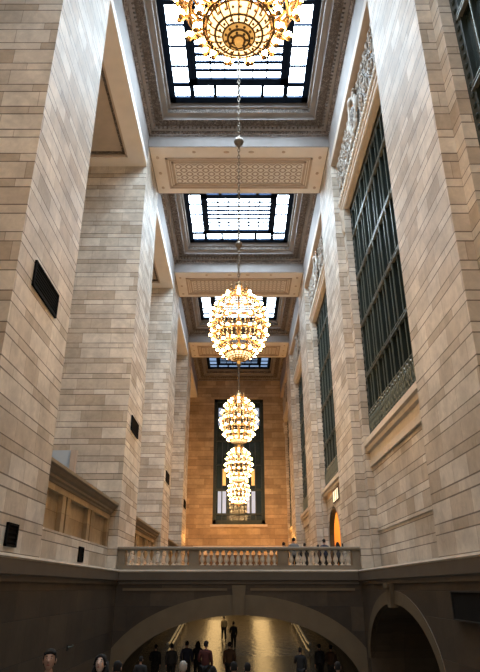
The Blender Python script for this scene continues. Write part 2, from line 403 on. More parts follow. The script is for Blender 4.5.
# right side: window bays
WIN = []
for k, ya, yb in bays():
    st = .55
    b = MB()
    b.box(5.8, 7.2, ya, ya + st, LEDGE - .1, SOFFIT, M_PIER)
    b.box(5.8, 7.2, yb - st, yb, LEDGE - .1, SOFFIT, M_PIER)
    # wall over the head, low wall under the sill
    b.box(6.1, 7.2, ya + st, yb - st, 19.2, SOFFIT, M_PIER)
    zs = 5.6
    o_lbl = 'pale stone wall with a stepped window recess, ' + BN[k]
    if k != 2:
        b.box(6.1, 7.2, ya + st, yb - st, LEDGE - .1, zs, M_PIER)
        b.box(6.06, 6.12, ya + st, yb - st, 2.25, 2.33, M_PIER)
    else:
        # arched doorway
        yc, a, top, spr = (yb - st - .3 - 2.3), 2.3, 4.85, 2.9
        n = 16
        pts = [(yc + a * math.cos(math.pi * i / n), spr + (top - spr) * math.sin(math.pi * i / n)) for i in range(n + 1)]
        for i in range(n):
            (y1, z1), (y2, z2) = pts[i], pts[i + 1]
            b.prism([(y1, z1), (y2, z2), (y2, zs), (y1, zs)], lambda p, q, t: (t, p, q), 6.1, 6.35, M_PIER)
        b.box(6.1, 6.35, ya + st, yc - a, LEDGE - .1, zs, M_PIER)
        b.box(6.1, 6.35, yc + a, yb - st, LEDGE - .1, zs, M_PIER)
        DOOR = (yc, a, top, spr, pts)
    o = b.build('wall_right'); struct(o, o_lbl, 'wall')
    b = MB()
    prof = [(6.15, 5.05), (6.0, 5.05), (6.0, 5.3), (6.04, 5.34), (6.04, 5.7), (5.92, 5.74), (5.88, 5.9), (5.78, 5.96), (5.78, 6.2), (6.3, 6.25), (6.6, 6.25), (6.6, 5.05)]
    if k == 2: prof = [(6.15, 5.74)] + prof[5:-1] + [(6.6, 5.74)]
    b.prism(prof, lambda a, c, t: (a, t, c), ya + st, yb - st, M_FRSTONE)
    b.build('window_sill', o)
    # soffit + fascia
    b = MB()
    b.box(HW, 7.2, ya, yb, SOFFIT, SOFFIT + .5, M_SOFP)
    b.box(HW, 6.2, ya, yb, SOFFIT + .5, 26.6, M_CEIL)
    struct(b.build('lintel'), 'plaster lintel above the tall window, ' + BN[k], 'lintel')
    # carved frieze over the window
    e = empty('trim_%d' % (k + 1), (5.7, (ya + yb) / 2, 19.2))
    struct(e, 'carved stone frieze with scrolls and a cartouche over the tall window, ' + BN[k], 'trim')
    b = MB()
    prof = [(6.3, 19.2), (5.82, 19.2), (5.76, 19.26), (5.76, 19.42), (5.7, 19.46), (5.7, 19.62), (5.64, 19.68), (5.6, 19.8), (5.66, 19.9), (5.7, 20.0), (5.74, 20.05), (6.3, 20.05)]
    b.prism(prof, lambda a, c, t: (a, t, c), ya + .04, yb - .04, M_FRSTONE)
    for i in range(int((yb - ya - .2) / .16)):                     # bead row
        b.ball((5.68, ya + .15 + i * .16, 19.98), .055, M_FRSTONE, 6, 4)
    for i in range(int((yb - ya - .2) / .3)):
        b.ball((5.63, ya + .2 + i * .3, 19.72), .1, M_FRSTONE, 6, 4, (.6, .8, 1.3))
    b.build('moulding', e)
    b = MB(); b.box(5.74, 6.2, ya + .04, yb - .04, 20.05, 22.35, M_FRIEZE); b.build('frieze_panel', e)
    b = MB()
    yc = (ya + yb) / 2
    rng = random.Random(11)
    ln = (yb - ya) / 2 - 1.2
    for s in (-1, 1):
        for i in range(8):
            y = yc + s * (1.1 + (i + .5) * (ln / 7.9)); z = 21.2 + (.32 if i % 2 else -.3); sgn = 1 if i % 2 else -1
            pts = []
            for q in range(19):
                t = q / 18; a = t * 3.6 * math.pi; rr = .36 * (1 - .8 * t)
                pts.append((5.7, y + s * rr * math.cos(a), z + sgn * rr * math.sin(a) * 1.3))
            b.tube(pts, [.055 * (1 - .5 * q / 18) for q in range(19)], M_SCROLL, 5)
            b.ball((5.68, y, z), .09, M_SCROLL, 8, 5)
            for q in range(7):
                a = rng.uniform(0, 6.28); q2 = rng.uniform(.6, 1.2)
                b.ball((5.71, y + .45 * math.cos(a), 21.2 + .95 * math.sin(a)), .09 * q2, M_SCROLL, 6, 4, (.5, .55 + .5 * rng.random(), 1.3))
        # cresting leaves along the top edge
        for i in range(16):
            y = yc + s * (.8 + i * (ln / 15)); hh = .12 + .08 * (i % 2)
            b.ball((5.72, y, 22.3), hh, M_SCROLL, 7, 5, (.45, .8, 1.0))
    b.build('scrollwork', e, True)
    b = MB()                                                        # centre cartouche
    b.ball((5.68, yc, 21.3), .46, M_FRIEZE, 14, 10, (.45, .8, 1.35))
    for q in range(26):
        a = q * 2.4; r0 = .55 + .3 * ((q * 7) % 5) / 5
        b.ball((5.64, yc + r0 * math.cos(a), 21.3 + 1.35 * r0 * math.sin(a)), .1 + .05 * (q % 3), M_SCROLL, 6, 4, (.6, .8, 1.2))
    b.tube([(5.62, yc + .66 * math.cos(a), 21.3 + 1.0 * math.sin(a)) for a in [2 * math.pi * i / 20 for i in range(20)]], .1, M_SCROLL, 6, True)
    for s in (-1, 1):
        for zz, ss in ((22.25, 1), (20.45, -1)):
            pts = [(5.6, yc + s * (.45 + .3 * (1 - .8 * t) * math.cos(t * 9)), zz + ss * .3 * (1 - .8 * t) * math.sin(t * 9)) for t in [q / 14 for q in range(15)]]
            b.tube(pts, .07, M_SCROLL, 5)
        b.ball((5.62, yc + s * .9, 21.3), .22, M_SCROLL, 8, 6, (.6, .9, 1.8))
    b.ball((5.58, yc, 22.2), .26, M_SCROLL, 8, 6, (.7, 1.2, .8))
    b.build('cartouche', e, True)
    for s, y in ((1, ya + .3), (-1, yb - .3)):                      # console brackets
        b = MB()
        prof = [(5.82, 19.18), (5.62, 19.18), (5.56, 19.0), (5.62, 18.8), (5.7, 18.5), (5.66, 18.1), (5.72, 17.8), (5.82, 17.7)]
        b.prism(prof, lambda a, c, t: (a, t, c), y - .16, y + .16, M_FRSTONE)
        b.build('bracket', e)
    # window
    w0, w1, z0, z1 = ya + st, yb - st, 6.25, 19.2
    we = empty('window_%d' % (k + 1), (6.2, (w0 + w1) / 2, z0))
    struct(we, 'tall dark green iron window with narrow mullions, ' + BN[k], 'window')
    b = MB(); b.box(6.28, 6.31, w0, w1, z0, z1, M_GLASS); b.build('pane', we)
    b = MB(); fr = .42
    b.box(6.14, 6.3, w0, w0 + fr, z0, z1, M_WIRON); b.box(6.14, 6.3, w1 - fr, w1, z0, z1, M_WIRON)
    b.box(6.14, 6.3, w0, w1, z1 - fr, z1, M_WIRON); b.box(6.14, 6.3, w0, w1, z0, z0 + .15, M_WIRON)
    nfr = 36
    for i in range(nfr):                                            # rosette studs on the border
        z = z0 + .3 + i * (z1 - z0 - .6) / (nfr - 1)
        for y in (w0 + fr / 2, w1 - fr / 2): b.ball((6.13, y, z), .1, M_WIRON, 6, 4, (.5, 1, 1))
    b.build('window_frame', we)
    nb = 14
    for i in range(1, nb):
        y = w0 + fr + (w1 - w0 - 2 * fr) * i / nb
        b = MB(); t = .05 if i % 2 == 0 else .03
        b.box(6.12 if i % 2 == 0 else 6.16, 6.29, y - t, y + t, z0, z1 - .3, M_WIRON)
        b.box(6.08 if i % 2 == 0 else 6.13, 6.16, y - .018, y + .018, z0 + .1, z1 - .3, M_FIN)
        b.build('mullion', we)
    for z in (7.4, 9.2, 11.9, 14.55, 17.2):
        b = MB()
        b.box(6.07, 6.2, w0 + .3, w1 - .3, z - .02, z + .015, M_WBAR); b.box(6.09, 6.2, w0 + .3, w1 - .3, z + .15, z + .175, M_WBAR)
        b.box(6.16, 6.28, w0 + .3, w1 - .3, z + .05, z + .1, M_WIRON)
        b.build('rail', we)
    b = MB(); ng = 20; gw = (w1 - w0 - .6) / ng                      # scrolled grille at the foot
    for i in range(ng):
        y = w0 + .3 + (i + .5) * gw
        b.tube([(6.06, y + gw * .42 * math.cos(a), 6.95 + .4 * math.sin(a)) for a in [2 * math.pi * q / 12 for q in range(12)]], .028, M_FIN, 5, True)
        b.tube([(6.06, y - gw / 2, 6.4), (6.06, y, 6.95), (6.06, y + gw / 2, 7.5)], .022, M_FIN, 4)
        b.tube([(6.06, y + gw / 2, 6.4), (6.06, y, 6.95), (6.06, y - gw / 2, 7.5)], .022, M_FIN, 4)
    b.box(6.02, 6.12, w0 + .2, w1 - .2, 6.38, 6.44, M_FIN)
    b.build('grille', we)

# doorway in the second bay: room behind with an amber wall and lit transom
yc, a, top, spr, pts = DOOR
b = MB()
M_AMBER = plain('amber_plaster', (.72, .38, .10), .6, noise=.1)
ye = far(1) + STEP - BEAM - .55
b.box(9.3, 9.5, yc - 4, ye, DECK, 6.0, M_AMBER); b.box(6.4, 9.5, ye - .07, ye, DECK, 6.0, M_AMBER)
b.box(6.4, 9.5, yc - 4.1, yc - 4, DECK, 6.0, M_AMBER); b.box(6.4, 9.5, yc - 4, ye, 5.9, 6.0, M_AMBER)
struct(b.build('wall_passage'), 'amber plaster room wall seen through the arched doorway past the balustrade', 'wall')
de = empty('door_1', (6.2, yc, DECK)); struct(de, 'arched dark doorway below the window beyond the balustrade', 'doorway')
b = MB()
outer = [(yc + (a) * math.cos(math.pi * i / 16), spr + (top - spr) * math.sin(math.pi * i / 16)) for i in range(17)]
inner = [(yc + (a - .16) * math.cos(math.pi * i / 16), spr + (top - spr - .16) * math.sin(math.pi * i / 16)) for i in range(17)]
for i in range(16):
    b.prism([outer[i], outer[i + 1], inner[i + 1], inner[i]], lambda p, q, t: (t, p, q), 6.12, 6.42, M_DARKB)
for s in (-1, 1):
    y0, y1 = sorted((yc + s * a, yc + s * (a - .16))); b.box(6.12, 6.42, y0, y1, DECK, spr, M_DARKB)
b.build('door_frame', de)

# ------------------------------------------------------------------ end wall and its window
b = MB()
ex, ez0, ez1 = 3.15, 6.9, 22.4
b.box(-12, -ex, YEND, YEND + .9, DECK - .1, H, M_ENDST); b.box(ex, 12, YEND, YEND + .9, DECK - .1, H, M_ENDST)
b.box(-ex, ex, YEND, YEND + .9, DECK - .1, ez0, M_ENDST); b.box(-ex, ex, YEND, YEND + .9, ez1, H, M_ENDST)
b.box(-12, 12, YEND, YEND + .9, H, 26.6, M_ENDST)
o = struct(b.build('wall_end'), 'amber lit end wall of the hall around the tall window', 'wall')
b = MB(); b.box(-HW, HW, YEND - .12, YEND, 4.2, 4.5, M_FRSTONE); b.box(-3.4, 3.4, YEND - .15, YEND + .2, ez0 - .28, ez0, M_FRSTONE)
for s in (-1, 1): b.box(s * 4.4 - .9, s * 4.4 + .9, YEND - .05, YEND, 3.65, 4.15, M_FRSTONE)
b.build('dado_moulding', o)
M_BROWNM = plain('dark_brown_base', (.075, .045, .026), .45, noise=.35, scale=1.2)  # dark brown facing added to back the balusters
b = MB(); b.box(-HW, HW, YEND - .1, YEND, DECK, 3.5, M_BROWNM); b.box(-HW, HW, YEND - .16, YEND, 3.5, 3.65, M_FRSTONE); b.build('base', o)
we = empty('window_6', (0, YEND + .3, ez0)); struct(we, 'tall dark window in the end wall behind the chandeliers', 'window')
b = MB(); b.box(-ex, ex, YEND + .42, YEND + .45, ez0, ez1, M_GLASS); b.build('pane', we)
b = MB()
for x in (-2.0, 1.55):
    b.box(x, x + .45, YEND + .38, YEND + .42, ez0 + 1.2, ez0 + 3.9, M_LITE)
    b.box(x - .55, x - .1, YEND + .38, YEND + .42, ez0 + 1.2, ez0 + 3.9, M_LITE)
    b.box(x, x + .4, YEND + .38, YEND + .42, ez0 + 4.6, ez0 + 6.6, M_LITY)
b.box(-2.6, -2.0, YEND + .38, YEND + .42, 19.0, 21.3, M_LITE); b.box(2.0, 2.6, YEND + .38, YEND + .42, 19.0, 21.3, M_LITE)
b.build('lit_pane', we)
b = MB()
for x0, x1 in ((-ex, -ex + .4), (ex - .4, ex)): b.box(x0, x1, YEND + .15, YEND + .5, ez0, ez1, M_WIRON)
b.box(-ex, ex, YEND + .15, YEND + .5, ez1 - .4, ez1, M_WIRON); b.box(-ex, ex, YEND + .15, YEND + .5, ez0, ez0 + .5, M_WIRON)
b.build('window_frame', we)
for i in range(1, 8):
    x = -ex + .4 + (2 * ex - .8) * i / 8
    b = MB(); b.box(x - .06, x + .06, YEND + .2, YEND + .46, ez0, ez1, M_WIRON); b.build('mullion', we)
for z in (8.1, 11.0, 14.0, 17.0, 20.0):
    b = MB(); b.box(-ex, ex, YEND + .18, YEND + .46, z - .1, z + .1, M_WIRON); b.build('rail', we)

# ------------------------------------------------------------------ ceiling: beams, coffers, skylights
for k in range(-1, 4):
    y0, y1 = near(k), far(k)
    b = MB(); b.box(-HW, HW, y0, y1, H, 26.6, M_CEIL); b.box(-HW + .05, HW - .05, y0 + .05, y1 - .05, H - .02, H + .05, M_BEAM)  # pale underside, dark sides: brightness difference put into the plaster colours
    o = struct(b.build('ceiling'), 'plaster ceiling beam with a lattice panel, ' + ['over the camera', 'before the first skylight', 'between the first and second skylights', 'between the second and third skylights', 'between the third and fourth skylights'][k + 1], 'ceiling beam')
    x0, x1 = -4.5, 4.5; c0, c1 = y0 + .95, y1 - .62
    b = MB(); t = .13
    for g, dz in ((0, .10), (.2, .05), (.34, .08)):
        tt = t if g != .2 else .07
        for (p0, p1, q0, q1) in ((x0 + g, x1 - g, c0 + g, c0 + g + tt), (x0 + g, x1 - g, c1 - g - tt, c1 - g), (x0 + g, x0 + g + tt, c0 + g, c1 - g), (x1 - g - tt, x1 - g, c0 + g, c1 - g)):
            b.box(p0, p1, q0, q1, H - dz, H, M_PMOULD)
    b.build('panel_moulding', o)
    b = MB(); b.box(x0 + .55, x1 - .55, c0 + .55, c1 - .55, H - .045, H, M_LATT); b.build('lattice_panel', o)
    b = MB()
    for x in (-2.7, -.75, .75, 2.7):
        b.ball((x, y0 + .45, H), .13, M_PMOULD, 8, 5, (1.6 if abs(x) < 1 else 1, 1, .4))
    for sx in (-1, 1):
        for y in (c0, (c0 + c1) / 2, c1): b.ball((sx * 4.95, y, H), .12, M_PMOULD, 8, 5, (1, 1.4, .4))
    b.build('rosette', o, True)

SKX, SKM = 4.07, 1.457
CPROF = [(0, 24.86, 0), (.07, 24.86, 1), (.07, 24.95, 0), (.16, 24.98, 1), (.18, 25.1, 2), (.34, 25.12, 0), (.36, 25.26, 2), (.44, 25.28, 1), (.9, 25.28, 2), (.92, 25.42, 0), (.98, 25.5, 0), (1.22, 25.52, 0), (1.24, 25.78, 2), (1.36, 25.8, 0), (1.38, 26.02, 0)]
CM = [M_CEIL, M_CEILORN, M_CEILORN2]
for k in range(0, 5):
    ya, yb = far(k - 1), (near(k) if k < 4 else YEND)
    b = MB()
    for i in range(len(CPROF) - 1):
        (d0, z0, _), (d1, z1, mi) = CPROF[i], CPROF[i + 1]
        mt = CM[mi]
        def ringpt(d, z): return [(-HW + d, ya + d, z), (HW - d, ya + d, z), (HW - d, yb - d, z), (-HW + d, yb - d, z)]
        A, B = ringpt(d0, z0), ringpt(d1, z1)
        w = math.hypot(d1 - d0, z1 - z0)
        for j in range(4):
            q = (j + 1) % 4
            ln = (Vector(A[q]) - Vector(A[j])).length
            v0 = i * 1.7
            b.quad(A[j], A[q], B[q], B[j], mt, [(0, v0), (ln, v0), (ln - (d1 - d0), v0 + w), ((d1 - d0), v0 + w)])
    # dentil row under the cornice
    dz0, dz1, dd = 25.12, 25.24, .36
    nx = 40
    for i in range(nx):
        x = -HW + dd + (2 * HW - 2 * dd) * (i + .5) / nx
        for y in (ya + dd, yb - dd): b.box(x - .07, x + .07, y - .09, y + .09, dz0, dz1, M_CEIL)
        y = ya + dd + (yb - ya - 2 * dd) * (i + .5) / nx
        for x in (-HW + dd, HW - dd): b.box(x - .09, x + .09, y - .07, y + .07, dz0, dz1, M_CEIL)
    # frame shelf out to the iron
    b.box(-HW, HW, ya, ya + 1.4, 26.04, 26.6, M_CEIL); b.box(-HW, HW, yb - 1.4, yb, 26.04, 26.6, M_CEIL)
    b.box(-HW, -HW + 1.33, ya, yb, 26.04, 26.6, M_CEIL); b.box(HW - 1.33, HW, ya, yb, 26.04, 26.6, M_CEIL)
    nm = ['at the camera end', 'first', 'second', 'third', 'fourth'][k]
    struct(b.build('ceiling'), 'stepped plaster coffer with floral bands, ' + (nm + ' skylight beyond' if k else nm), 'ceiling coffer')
    # skylight
    we = empty('window_%d' % (7 + k), (0, (ya + yb) / 2, 26.05))
    struct(we, ('bright' if k < 4 else 'dim blue') + ' coffered skylight in dark iron, ' + ('over the camera' if k == 0 else nm + ' along the ceiling from the near chandelier'), 'skylight')
    ys0, ys1 = ya + SKM, yb - SKM; X0, X1 = -SKX, SKX
    fo, ring, fi = .42, .85, .48
    f = MB(); zt0, zt1 = 26.02, 26.2
    f.box(X0, X1, ys0, ys0 + fo, zt0, zt1, M_IRON); f.box(X0, X1, ys1 - fo, ys1, zt0, zt1, M_IRON)
    f.box(X0, X0 + fo, ys0, ys1, zt0, zt1, M_IRON); f.box(X1 - fo, X1, ys0, ys1, zt0, zt1, M_IRON)
    i0 = fo + ring; i1 = i0 + fi
    f.box(X0 + i0, X1 - i0, ys0 + i0, ys0 + i1, zt0, zt1, M_IRON); f.box(X0 + i0, X1 - i0, ys1 - i1, ys1 - i0, zt0, zt1, M_IRON)
    f.box(X0 + i0, X0 + i1, ys0 + i0, ys1 - i0, zt0, zt1, M_IRON); f.box(X1 - i1, X1 - i0, ys0 + i0, ys1 - i0, zt0, zt1, M_IRON)
    f.build('frame', we)
    g = MB()
    for s in (-1, 1):                                               # bars across the pane ring
        for x in (-1.35, 0, 1.35):
            g.box(x - .09, x + .09, *(sorted((ys0 + fo, ys0 + i0)) if s < 0 else sorted((ys1 - i0, ys1 - fo))), zt0, zt1, M_IRON)
        for x in (X0 + i0, X1 - i0 - .26):
            y = (ys0 + fo, ys0 + i0) if s < 0 else (ys1 - i0, ys1 - fo)
            g.box(x, x + .26, *y, zt0, zt1, M_IRON)
        n = 5
        for i in range(n):
            y = ys0 + i0 + (ys1 - ys0 - 2 * i0) * i / (n - 1); w = .13 if i in (0, n - 1) else .05
            xx = (X0 + fo, X0 + i0) if s < 0 else (X1 - i0, X1 - fo)
            g.box(*xx, y - w, y + w, zt0 + .05, zt1, M_IRON)
    nc, nr = 6, 8
    for i in range(1, nc):
        x = X0 + i1 + (X1 - X0 - 2 * i1) * i / nc; g.box(x - .045, x + .045, ys0 + i1, ys1 - i1, zt0 + .08, zt1, M_IRON)
    for i in range(1, nr):
        y = ys0 + i1 + (ys1 - ys0 - 2 * i1) * i / nr; g.box(X0 + i1, X1 - i1, y - .085, y + .085, zt0 + .06, zt1, M_IRON)
    g.build('glazing_bar', we)
    p = MB(); z = 26.16
    p.quad((X0 + .1, ys1 - .1, z), (X1 - .1, ys1 - .1, z), (X1 - .1, ys0 + .1, z), (X0 + .1, ys0 + .1, z), {0: M_SKY3, 3: M_SKY4, 4: M_SKYDIM}.get(k, M_SKY))
    p.build('pane', we)

# ------------------------------------------------------------------ ledge, lower walls, bridge
LP = lambda s: [(s * 5.6, LEDGE), (s * 5.2, LEDGE), (s * 5.18, LEDGE - .06), (s * 5.2, LEDGE - .1), (s * 5.2, .3), (s * 5.26, .26), (s * 5.26, .14), (s * (LOWX + .1), .1), (s * 5.6, .1)]
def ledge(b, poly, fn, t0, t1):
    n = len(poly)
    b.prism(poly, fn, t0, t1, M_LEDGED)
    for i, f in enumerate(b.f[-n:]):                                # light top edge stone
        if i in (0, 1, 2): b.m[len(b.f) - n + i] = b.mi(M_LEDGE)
for s, nm in ((-1, 'left'), (1, 'right')):
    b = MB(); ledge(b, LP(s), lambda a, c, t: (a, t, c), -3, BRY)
    struct(b.build('trim_%d' % (6 if s < 0 else 7)), 'stone string course ledge along the %s' % ('wall below the vents' if s < 0 else 'wall below the tall windows'), 'ledge')
b = MB()
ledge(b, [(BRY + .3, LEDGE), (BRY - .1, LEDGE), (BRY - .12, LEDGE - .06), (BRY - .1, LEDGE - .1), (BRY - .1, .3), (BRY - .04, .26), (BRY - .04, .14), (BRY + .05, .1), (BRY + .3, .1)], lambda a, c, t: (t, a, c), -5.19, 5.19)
struct(b.build('trim_8'), 'stone ledge along the bridge under the balustrade', 'ledge')

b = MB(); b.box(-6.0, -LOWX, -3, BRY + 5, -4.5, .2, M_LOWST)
struct(b.build('wall_left_lower'), 'dark lower wall of the ramp below the panelled parapet', 'wall')

def arch_wall(b, fn, u0, u1, z1, uc, a, bh, zs, z0, t0, t1, mat, n=28):
    pts = [(uc - a * math.cos(math.pi * i / n), zs + bh * math.sin(math.pi * i / n)) for i in range(n + 1)]
    for (p, q), (r, s) in zip(pts, pts[1:]):
        b.prism([(p, q), (r, s), (r, z1), (p, z1)], fn, t0, t1, mat)
    for x0, x1 in ((u0, uc - a), (uc + a, u1)):
        if x1 - x0 > .01: b.prism([(x0, z0), (x1, z0), (x1, z1), (x0, z1)], fn, t0, t1, mat)
def arch_ring(b, fn, uc, a, bh, zs, th, t0, t1, mat, n=28):
    P = lambda i, e: (uc - (a + e) * math.cos(math.pi * i / n), zs + (bh + e) * math.sin(math.pi * i / n))
    for i in range(n): b.prism([P(i, 0), P(i + 1, 0), P(i + 1, th), P(i, th)], fn, t0, t1, mat)
M_RING = plain('arch_voussoir_stone', (.125, .09, .052), .6, noise=.3, scale=1.4)
# right lower wall with side arch
fr = lambda u, z, t: (t, u, z)
YC, AR, BH, SPR = 21.9, 4.6, 2.1, -2.6
b = MB()
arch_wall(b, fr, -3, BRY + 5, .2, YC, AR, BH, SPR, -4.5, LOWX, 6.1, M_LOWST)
o = struct(b.build('wall_right_lower'), 'dark lower wall of the ramp with an arched side passage', 'wall')
b = MB(); arch_ring(b, fr, YC, AR, BH, SPR, .42, LOWX - .015, LOWX + .2, M_RING); b.build('arch_ring', o)
b = MB(); b.prism([(YC - .2, -.62), (YC + .2, -.62), (YC + .3, .1), (YC - .3, .1)], fr, LOWX - .16, LOWX + .1, M_RING)
b.prism([(YC - .22, .0), (YC + .22, .0), (YC + .26, .14), (YC - .26, .14)], fr, LOWX - .24, LOWX, M_RING); b.build('keystone', o)
b = MB()                                                             # barrel passage behind
n = 20
pp = [(YC - (AR + .05) * math.cos(math.pi * i / n), SPR + (BH + .05) * math.sin(math.pi * i / n)) for i in range(n + 1)]
pq = [(YC - (AR + .35) * math.cos(math.pi * i / n), SPR + (BH + .35) * math.sin(math.pi * i / n)) for i in range(n + 1)]
for i in range(n): b.prism([pp[i], pp[i + 1], pq[i + 1], pq[i]], fr, 6.1, 12, M_LOWST)
for s in (-1, 1): b.box(6.1, 12, *sorted((YC + s * (AR + .05), YC + s * (AR + .35))), -4.5, SPR, M_LOWST)
b.box(12, 12.3, 15, 27, -4.5, .2, M_LOWST)
struct(b.build('wall_passage_lower'), 'dark vaulted side passage behind the wall arch', 'wall')

# bridge
fb = lambda u, z, t: (u, t, z)
b = MB()
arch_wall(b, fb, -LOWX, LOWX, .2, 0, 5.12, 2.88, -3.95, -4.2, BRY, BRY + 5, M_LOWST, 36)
o = struct(b.build('wall_bridge'), 'stone bridge wall with a wide flattened arch across the hall', 'bridge')
b = MB(); arch_ring(b, fb, 0, 5.12, 2.88, -3.95, .8, BRY - .05, BRY + .3, M_RING, 36); b.build('arch_ring', o)
b = MB(); b.prism([(-.22, -1.07), (.22, -1.07), (.3, .1), (-.3, .1)], fb, BRY - .16, BRY + .1, M_RING); b.build('keystone', o)
b = MB()
for s in (-1, 1): b.box(*sorted((s * 5.0, s * .5)), BRY - .03, BRY, -.12, -.02, M_RING)
b.build('panel_moulding', o)
# lower concourse beyond the bridge
b = MB()
for s in (-1, 1):
    b.box(*sorted((s * 9.2, s * 9.6)), BRY + 5, 100, -4.4, .1, M_LOWST); b.box(*sorted((s * 5.3, s * 9.6)), BRY + 4.6, BRY + 5, -4.4, .1, M_LOWST)
b.box(-9.6, 9.6, 100, 100.4, -4.4, .1, M_LOWST)
b.box(-9.6, 9.6, BRY + 5, 100, -.05, .04, M_LOWST)
struct(b.build('wall_concourse'), 'dark walls of the lower concourse beyond the bridge arch', 'wall')

# balustrade
e = empty('balustrade', (0, 27.6, LEDGE)); tag(e, 'pale stone balustrade of vase balusters across the bridge', 'balustrade')
b = MB(); b.box(-5.36, 5.36, 27.37, 27.83, LEDGE, 0.90, M_RAILST); b.build('plinth', e)
b = MB(); b.prism([(27.35, 1.53), (27.85, 1.53), (27.89, 1.56), (27.89, 1.64), (27.83, 1.67), (27.37, 1.67), (27.31, 1.64), (27.31, 1.56)], lambda a, c, t: (t, a, c), -5.36, 5.36, M_RAILST); b.build('handrail', e)
PED = [(-5.36, -5.0), (-2.2, -1.76), (1.72, 2.18), (5.0, 5.36)]
for x0, x1 in PED:
    b = MB(); b.box(x0, x1, 27.39, 27.81, 0.90, 1.53, M_RAILST); b.box(x0 + .07, x1 - .07, 27.37, 27.40, .98, 1.45, M_RAILST); b.build('pedestal', e)
bal = None
prof = [(.095, 0), (.095, .05), (.06, .06), (.045, .1), (.09, .16), (.108, .23), (.095, .31), (.055, .42), (.04, .5), (.06, .53), (.06, .55), (.085, .56), (.085, .63)]
for (a0, a1), n in (((-5.0, -2.2), 10), ((-1.76, 1.72), 13), ((2.18, 5.0), 10)):
    for i in range(n):
        x = a0 + (a1 - a0) * (i + .5) / n
        if bal is None:
            b = MB(); b.lathe(prof, (x, 27.6, 0.90), M_MARBLE, 12); bal = b.build('baluster', e, True, loc=(x, 27.6, 0.90))
        else:
            c = bal.copy(); COL.objects.link(c); c.parent = e; c.location = Vector((x, 27.6, 0.90)) - Vector(e.location)

# ------------------------------------------------------------------ wall vents, plates, sign, other fittings
def vent(name, x, y0, y1, z0, z1, label, group=None, cat='vent', side=1):
    e = empty(name, (x, (y0 + y1) / 2, z0)); tag(e, label, cat, group)
    b = MB(); s = side; t = .05
    X = lambda d: x + s * d
    def bx(a, c, *r): b.box(*sorted((X(a), X(c))), *r, M_BLACK)
    bx(-.02, .06, y0, y0 + t, z0, z1); bx(-.02, .06, y1 - t, y1, z0, z1); bx(-.02, .06, y0, y1, z0, z0 + t); bx(-.02, .06, y0, y1, z1 - t, z1)
    b.build('frame', e)
    b = MB(); b.box(*sorted((X(-.02), X(.015))), y0 + t, y1 - t, z0 + t, z1 - t, M_BLACK)
    n = max(3, int((z1 - z0) / .09))
    for i in range(1, n):
        z = z0 + (z1 - z0) * i / n; b.box(*sorted((X(.01), X(.04))), y0 + t, y1 - t, z - .015, z + .015, M_BLACK)
    b.build('louvre', e)
VL = ['large black vent on the near pier', 'black vent on the pier at the end of the balustrade', 'small black vent on the second pier beyond the balustrade', 'tiny dark vent on the last pier before the end wall']
for k in range(0, 4):
    vent('wall_vent', -HW, near(k) + 1.05, near(k) + 3.1, 7.2, 7.95, VL[k], 'black vents on the piers')
vent('wall_vent', -HW, 14.05, 14.75, .88, 1.4, 'small upright dark grille low on the near pier above the ledge', 'low grilles above the ledge')
vent('wall_vent', -5.78, 22.25, 22.9, .85, 1.37, 'small dark grille in the base of the panelled parapet', 'low grilles above the ledge')

e = empty('sign_board', (LOWX, 14, -.7)); tag(e, 'blank black sign board on the dark lower wall beside the side arch', 'sign')
b = MB(); b.box(LOWX - .08, LOWX, 11.6, 15.6, -.7, -.1, M_BLACK); b.build('board', e)
b = MB()
for z in (-.72, -.1): b.box(LOWX - .1, LOWX, 11.56, 15.64, z, z + .03, M_DARKB)
b.box(LOWX - .1, LOWX, 15.6, 15.64, -.7, -.1, M_DARKB); b.build('frame', e)

p = at_y(61.5, 458, 26.6)
e = empty('glass_screen', (p.x, 26.6, 3.5)); tag(e, 'pale blue glass screen rising behind the low parapet at the pier', 'screen')
b = MB(); b.box(p.x - .62, p.x + .45, 26.5, 26.56, 3.5, 5.78, M_OFFBLUE); b.build('panel', e)
b = MB(); b.box(p.x + .45, p.x + .7, 26.4, 26.7, 3.5, 5.78, M_PMOULD); b.build('post', e)
b = MB(); b.box(-12, p.x + .8, 26.3, 26.9, DECK, 3.5, M_PIER); struct(b.build('partition'), 'stone kerb carrying the pale glass screen', 'partition')

p = at_y(76.5, 647, 20.3)
e = empty('wall_bracket', (-LOWX, 20.3, p.z)); tag(e, 'small pale metal bracket on the dark wall above the woman', 'bracket')
b = MB(); b.box(-LOWX, -LOWX + .03, 20.22, 20.32, p.z - .1, p.z + .06, M_DARKB); b.build('plate', e)
b = MB(); b.tube([(-LOWX + .02, 20.27, p.z), (-LOWX + .14, 20.27, p.z), (-LOWX + .18, 20.27, p.z + .06)], .025, M_FIN, 6); b.build('hook', e)

